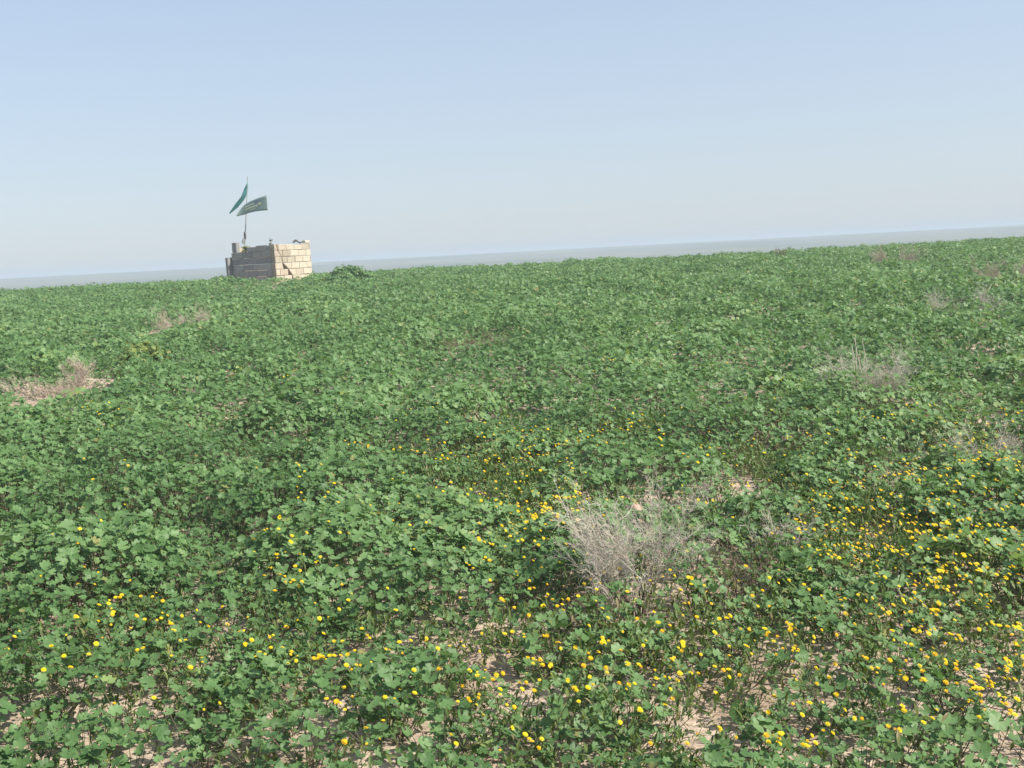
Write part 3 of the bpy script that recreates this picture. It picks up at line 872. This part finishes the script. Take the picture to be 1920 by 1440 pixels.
M['block'] = mat_block('concrete block', (0.37, 0.315, 0.235), (0.49, 0.425, 0.325), (0.57, 0.505, 0.395))
M['mortar'] = mat_noise('mortar', [(0.3, (0.27, 0.22, 0.17)), (0.7, (0.36, 0.30, 0.235))], 12, 0.95, bump=0.4)
M['shaded_block'] = mat_block('shade-toned block', (0.235, 0.23, 0.23), (0.29, 0.275, 0.265), (0.34, 0.32, 0.30))  # greyer, darker copy of the concrete block; shade put into its colour

HY = 36.0
PXM = HY / FPX
CRN = at_depth(517, 500, HY)                      # the near corner of the enclosure
TH = R(40.8 - 12.1)             # the wall's own turn, less the bearing at which it is seen
SIDE = 1.86
WT = 0.17
TOP = 2.25
CH = 0.205
Ldir = Vector((-math.cos(TH), math.sin(TH), 0)); Rdir = Vector((math.sin(TH), math.cos(TH), 0))
ZB = TOP - 6 * CH
enc = empty('block_enclosure', (CRN[0], CRN[1], ZB), 'roofless broken enclosure of pale concrete blocks on the crest with one shaded wall', 'enclosure')

def prism(mb, x0b, x1b, x0t, x1t, z0, z1, y0, y1, bev, tint):
    """block in wall coordinates (along, thickness, up) with a worn bevel"""
    b = bev
    def ring(y, i):
        return [(x0b + i, y, z0 + i), (x1b - i, y, z0 + i), (x1t - i, y, z1 - i), (x0t + i, y, z1 - i)]
    vs = ring(y0, b) + ring(y0 + b, 0) + ring(y1 - b, 0) + ring(y1, b)
    fs = [(3, 2, 1, 0), (12, 13, 14, 15)]
    for k in range(3):
        for i in range(4):
            j = (i + 1) % 4
            fs.append((k * 4 + i, k * 4 + j, (k + 1) * 4 + j, (k + 1) * 4 + i))
    mb.add(vs, fs, tint)

def wall(name, origin, along, out, length, courses, crack=None, seed=1, skip=None, mat='block'):
    """courses of blocks from origin along a direction; out = outward normal. skip(course, x0, x1) leaves a block out"""
    rr = random.Random(seed)
    mb, mo = MB(), MB()
    J = 0.006
    for c in range(courses):
        z0 = c * CH; z1 = z0 + CH
        x = -0.2 if c % 2 else 0.0
        cx = (lambda z: None) if crack is None else crack
        while x < length - 0.02:
            xa, xb = max(x, 0.0), min(x + 0.40, length)
            x += 0.40
            if xb - xa < 0.06: continue
            if skip and skip(c, xa, xb): continue
            t = rr.random(); off = rr.gauss(0, 0.006); dz = rr.gauss(0, 0.003)
            spans = [(xa, xb, xa, xb)]
            if crack:
                c0, c1 = crack(z0), crack(z1)
                if c0 is not None:
                    g = 0.009 + 0.006 * rr.random()
                    if xa < min(c0, c1) - g - 0.02 and xb > max(c0, c1) + g + 0.02:
                        spans = [(xa, c0 - g, xa, c1 - g), (c0 + g, xb, c1 + g, xb)]
                    elif xa < max(c0, c1) + g and xb > min(c0, c1) - g:
                        # the crack leaves through this block's end
                        if (c0 + c1) / 2 > (xa + xb) / 2: spans = [(xa, min(xb, c0 - g), xa, min(xb, c1 - g))]
                        else: spans = [(max(xa, c0 + g), xb, max(xa, c1 + g), xb)]
            for s in spans:
                top_ = -abs(rr.gauss(0, 0.025)) if c == courses - 1 else 0.0
                prism(mb, s[0] + J, s[1] - J, s[2] + J, s[3] - J, z0 + J + dz, z1 - J + dz + top_, -off, WT - off, 0.010, t)
                prism(mo, s[0] + 0.001, s[1] - 0.001, s[2] + 0.001, s[3] - 0.001, z0, z1 - (0.10 if c == courses - 1 else 0.012), 0.016, WT - 0.016, 0.001, 0.5)
    def conv(b, nm, m, par):
        b.v = [tuple(Vector(origin) + along * v[0] - out * v[1] + Vector((0, 0, v[2]))) for v in b.v]
        return b.build(nm, m, par)
    w = conv(mb, name, M[mat], enc)
    conv(mo, 'mortar', M['mortar'], w)
    return w
nL = -Rdir; nR = -Ldir      # outward normals of the left and right faces
O = Vector((0, 0, 0))
def crack_fn(z):
    # runs from the upper near corner down towards the middle of the foot
    pts = [(0.2, 0.80), (0.41, 0.62), (0.62, 0.36), (0.82, 0.33), (1.03, 0.16), (1.24, 0.13)]
    z = z
    if z < 0.2: return 0.86
    for (za, xa), (zb, xb) in zip(pts, pts[1:]):
        if za <= z <= zb + 1e-6: return xa + (xb - xa) * (z - za) / (zb - za)
    return 0.12
def skip_left(c, xa, xb):
    mid = (xa + xb) / 2
    if c == 5: return not (0.28 < mid < 1.15 or mid < 0.12)
    return False
# the sunlit right wall and the shaded left wall, butted at the near corner
wall('sunlit_wall', O, Rdir, nR, SIDE, 6, crack_fn, 3)
w_ = wall('shaded_wall', O + Ldir * (WT + 0.003), Ldir, nL, SIDE - WT, 6, None, 5, skip_left, 'shaded_block')
w_['label'] = 'wall in shade, the shade also put into its grey colour, with broken top course'
def skip_far(c, xa, xb): return c == 5 and 0.9 < (xa + xb) / 2 < 1.2
wall('rear_wall', O + Ldir * (SIDE) + Rdir * (WT + 0.003), Rdir, Ldir, SIDE - WT, 6, None, 7, skip_far)
wall('rear_wall', O + Rdir * SIDE + Ldir * (WT + 0.003), Ldir, Rdir, SIDE - 2 * WT - 0.006, 6, None, 8, lambda c, a, b: False)
def block_box(name, ctr, half, yaw, mat, tint=0.5, tilt=0.0):
    mb = MB()
    prism(mb, -half[0], half[0], -half[0], half[0], -half[2], half[2], -half[1], half[1], 0.012, tint)
    rot = Matrix.Rotation(yaw, 4, 'Z') @ Matrix.Rotation(tilt, 4, 'Y')
    mb.v = [tuple(rot @ Vector(v) + Vector(ctr)) for v in mb.v]
    return mb.build(name, M[mat], enc)
yawL = math.atan2(Ldir.y, Ldir.x)
lc = Ldir * (SIDE - 0.14) + Rdir * 0.085
block_box('corner_block', (lc.x, lc.y, 5 * CH + 0.17), (0.10, 0.08, 0.166), yawL, 'shaded_block', 0.3)
lp = Ldir * (SIDE + 0.07) - Rdir * 0.05
block_box('buttress', (lp.x, lp.y, 0.40), (0.055, 0.12, 0.48), yawL, 'shaded_block', 0.1, R(1.5))
rp = Rdir * (SIDE - 0.14) + Ldir * 0.085
block_box('corner_block', (rp.x, rp.y, 6 * CH + 0.05), (0.12, 0.08, 0.045), math.atan2(Rdir.y, Rdir.x), 'block', 0.9)

# things lying on the walls
def on_enc(v): return Vector((CRN[0], CRN[1], ZB)) + v
M['rag'] = mat_noise('dark rag', [(0.3, (0.06, 0.065, 0.06)), (0.7, (0.12, 0.12, 0.11))], 20, 0.9)
M['sprig'] = mat_leaf('sprig leaf', [(0, (0.10, 0.15, 0.09)), (1, (0.22, 0.28, 0.17))], 0.15)
M['weathered_wood'] = mat_noise('weathered wood', [(0.3, (0.20, 0.17, 0.14)), (0.7, (0.32, 0.28, 0.23))], 14, 0.85)
p0 = Rdir * 1.20 + Ldir * 0.085
rag = MB()
for k in range(3):
    pts = []
    for i in range(9):
        f = i / 8
        q = p0 + Rdir * (-0.14 + 0.42 * f) + Ldir * (0.02 * k - 0.02) + Vector((0, 0, 6 * CH + 0.03 + (0.07 + 0.015 * k) * math.sin(math.pi * min(1, f * 1.3)) ** 2 + 0.02 * math.sin(9 * f + k)))
        pts.append(q)
    rag.tube(pts, [0.012, 0.03, 0.038, 0.03, 0.022, 0.018, 0.02, 0.015, 0.008], 6, 0.5)
o = rag.build('dark_rag', M['rag'], None, on_enc(Vector()), smooth=True)
tag(o, 'dark crumpled rag lying on top of the sunlit wall near its right end', 'rag')
p1 = Ldir * 0.20 + Rdir * 0.085
spg = empty('dry_sprig', on_enc(p1 + Vector((0, 0, 5 * CH + 0.0))), 'small grey green sprig stuck upright at the near corner of the enclosure', 'sprig')
sm = MB(); sm.tube([(0, 0, 0), (0.01, 0, 0.2), (-0.005, 0, 0.36)], [0.022, 0.02, 0.012], 5, 0.5); sm.build('stalk', M['weathered_wood'], spg)
lf = MB()
rs = random.Random(12)
for i in range(16):
    ax, ay, az, ll = rs.uniform(-0.9, 0.9), rs.uniform(-0.6, 0.6), rs.uniform(0.1, 1.0), rs.uniform(0.07, 0.17)
    a = Vector((0, 0, rs.uniform(0.16, 0.36))); d = Vector((ax, ay, az)).normalized(); s = d.cross(Vector((0.2, 1, 0.3))).normalized() * rs.uniform(0.012, 0.028)
    b = a + d * ll * 0.5; c = a + d * ll + Vector((0, 0, -0.025))
    lf.add([a, b + s, c, b - s, b + Vector((0, 0.012, 0.006))], [(0, 3, 4), (3, 2, 4), (2, 1, 4), (1, 0, 4)], rs.random())
lf.build('leaves', M['sprig'], spg)
p2 = Ldir * 1.28 + Rdir * 0.085
ww = empty('wall_weed', on_enc(p2 + Vector((0, 0, 5 * CH))), 'yellow green weed growing in the gap of the shaded wall', 'weed')
n = 60
Pl = np.stack((rng.normal(size=n) * 0.06, rng.normal(size=n) * 0.05, 0.02 + 0.17 * rng.random(n)), 1)
V, F = leaves(Pl, np.array([[0.2, -0.6, 0.7]]) + rng.normal(size=(n, 3)) * 0.5, 0.03 + 0.015 * rng.random(n), rng.random(n) * 6, LEAF_MID)
link('foliage', mesh_np('foliage', V, F, [M['herb']], np.full(len(V), 0.75)), ww)
sm = MB()
for i in range(5): sm.tube([(0, 0, -0.005), (rng.normal() * 0.04, rng.normal() * 0.03, 0.15)], [0.006, 0.003], 4, 0.4)
sm.build('stems', M['petiole'], ww)

# flagpole and its two flags
PY = HY + 1.42
pb = at_depth(459, 462, PY); pt = at_depth(464.5, 331, PY)
M['pole'] = mat_noise('pole', [(0.3, (0.30, 0.30, 0.28)), (0.7, (0.42, 0.42, 0.40))], 10, 0.6)
pole = empty('flagpole', (pb[0], pb[1], float(gz(pb[0], pb[1]))), 'thin leaning flagpole rising from inside the block enclosure', 'flagpole')
g0 = Vector((pb[0], pb[1], float(gz(pb[0], pb[1]))))
tilt = (Vector(pt) - Vector(pb)); 
bot = Vector(pb) - tilt * ((pb[2] - g0.z) / tilt.z)
pm = MB(); pm.tube([bot - g0, Vector(pb) - g0, Vector(pt) - g0], [0.026, 0.022, 0.012], 8, 0.5); pm.build('pole', M['pole'], pole, smooth=True)
kn = MB(); kc = Vector(at_depth(459.3, 441, PY)) - g0
kn.tube([kc + Vector((0, 0, z)) for z in (-0.14, -0.08, 0.0, 0.07, 0.12)], [0.02, 0.036, 0.045, 0.034, 0.02], 8, 0.5); kn.build('tied_knot', M['rag'], pole, smooth=True)
kw = MB(); kc = Vector(at_depth(456, 451, PY)) - g0
kw.tube([kc + Vector((0.02 * math.sin(z * 30), 0, z)) for z in (-0.12, -0.05, 0.02, 0.08)], [0.02, 0.04, 0.036, 0.015], 7, 0.5); kw.build('cloth_wrap', M['pole'], pole, smooth=True)

def mat_cloth(name, stops, scale, marks=None):
    m, nt, b = new_mat(name)
    tc = nt.nodes.new('ShaderNodeTexCoord')
    n = nt.nodes.new('ShaderNodeTexNoise'); n.inputs['Scale'].default_value = scale; n.inputs['Detail'].default_value = 4
    nt.links.new(tc.outputs['Object'], n.inputs['Vector'])
    r = ramp(nt, stops); nt.links.new(n.outputs['Fac'], r.inputs['Fac'])
    b.inputs['Roughness'].default_value = 0.8; b.inputs['Specular IOR Level'].default_value = 0.2
    tr = nt.nodes.new('ShaderNodeBsdfTranslucent')
    mx = nt.nodes.new('ShaderNodeMixShader'); mx.inputs[0].default_value = 0.42
    nt.links.new(r.outputs['Color'], b.inputs['Base Color']); nt.links.new(r.outputs['Color'], tr.inputs['Color'])
    nt.links.new(b.outputs[0], mx.inputs[1]); nt.links.new(tr.outputs[0], mx.inputs[2])
    nt.links.new(mx.outputs[0], nt.nodes['Material Output'].inputs['Surface'])
    return m
M['teal'] = mat_cloth('teal cloth', [(0.3, (0.24, 0.60, 0.60)), (0.7, (0.30, 0.66, 0.66))], 3)
M['green_cloth'] = mat_cloth('dark green cloth', [(0.3, (0.30, 0.41, 0.40)), (0.7, (0.38, 0.48, 0.47))], 4)
M['pale_mark'] = mat_cloth('pale yellow green print', [(0.3, (0.62, 0.70, 0.46)), (0.7, (0.74, 0.78, 0.60))], 6)

def sheet(name, top, bot, depth, mat, nv_=9, sub=6, thick=0.006, inset=None):
    """cloth between two pixel outlines unprojected once to real points; depth(u, v) pushes it out of the plane"""
    def samp(L, u):
        f = u * (len(L) - 1); i = min(int(f), len(L) - 2); a, b = L[i], L[i + 1]; f -= i
        return (a[0] + (b[0] - a[0]) * f, a[1] + (b[1] - a[1]) * f)
    nu = sub * (len(top) - 1) + 1
    V, F = [], []
    u0, u1, v0, v1, dy = inset or (0, 1, 0, 1, 0)
    for i in range(nu):
        u = u0 + (u1 - u0) * i / (nu - 1)
        a, b = samp(top, u), samp(bot, u)
        for j in range(nv_):
            v = v0 + (v1 - v0) * j / (nv_ - 1)
            p = at_depth(a[0] + (b[0] - a[0]) * v, a[1] + (b[1] - a[1]) * v, PY + depth(u, v) + dy)
            V.append(p)
    V = np.array(V)
    for i in range(nu - 1):
        for j in range(nv_ - 1):
            k = i * nv_ + j
            F.append((k, k + nv_, k + nv_ + 1, k + 1))
    o0 = V[0].copy()
    me = mesh_np(name, V - o0, np.zeros((0, 3), np.int32), [M[mat]], quads=F)
    o = link(name, me, None, o0)
    sd_ = o.modifiers.new('thickness', 'SOLIDIFY'); sd_.thickness = thick; sd_.offset = 0
    return o
f1 = sheet('teal_flag', [(464.2, 342), (458, 354), (452, 369), (441, 383), (430, 399)], [(465.5, 352), (464, 362), (458, 374), (446, 389), (431, 401)],
           lambda u, v: 0.05 + u * 0.55 + (v - 0.5) * 0.5 * (1 - 0.6 * u) + 0.07 * math.sin(9 * u + 3 * v) * u, 'teal')
tag(f1, 'narrow teal flag hanging folded from the tip of the flagpole', 'flag')
dep2 = lambda u, v: -0.03 + 0.13 * math.sin(7.5 * (u - 0.25) + 1.5 * v) * (0.3 + 0.7 * abs(u - 0.25)) - 0.25 * max(0, u - 0.25)
T2 = [(443.5, 404.5), (450, 393), (458, 384), (468, 378), (479, 373), (490, 369), (500, 366)]
B2 = [(444.5, 405.5), (450, 404.2), (458, 402.5), (468, 399), (479, 396.5), (490, 395), (502, 394)]
f2 = sheet('green_flag', T2, B2, dep2, 'green_cloth')
tag(f2, 'dark green flag with a pale print flying to the right from mid pole', 'flag')
for k, ins in enumerate([(0.36, 0.62, 0.28, 0.40, -0.009), (0.42, 0.72, 0.50, 0.66, -0.009), (0.50, 0.66, 0.72, 0.80, -0.009), (0.36, 0.40, 0.46, 0.70, -0.009), (0.08, 0.15, 0.55, 0.75, -0.009), (0.74, 0.82, 0.40, 0.58, -0.009)]):
    mk = sheet('print', T2, B2, dep2, 'pale_mark', 4, 3, 0.003, ins)
    w0 = mk.location.copy(); mk.parent = f2; mk.location = w0 - f2.location

# ------------------------------------------------------------------ haze
hz = MB()
x0, y0, z0, z1 = 4400, 4400, PLAIN - 1.6, 5.0
vs = [(sx * x0, sy * y0, z) for z in (z0, z1) for sx, sy in ((-1, -1), (1, -1), (1, 1), (-1, 1))]
hz.add(vs, [(3, 2, 1, 0), (4, 5, 6, 7), (0, 1, 5, 4), (1, 2, 6, 5), (2, 3, 7, 6), (3, 0, 4, 7)])
m = bpy.data.materials.new('haze'); m.use_nodes = True
nt = m.node_tree
nt.nodes.remove(nt.nodes['Principled BSDF'])
pv = nt.nodes.new('ShaderNodeVolumePrincipled')
pv.inputs['Color'].default_value = (0.76, 0.87, 0.95, 1)
pv.inputs['Density'].default_value = 0.0018
pv.inputs['Anisotropy'].default_value = 0.0
nt.links.new(pv.outputs[0], nt.nodes['Material Output'].inputs['Volume'])
o = hz.build('haze', m)
tag(o, 'pale summer haze over the field and the plain', 'haze', kind='stuff')
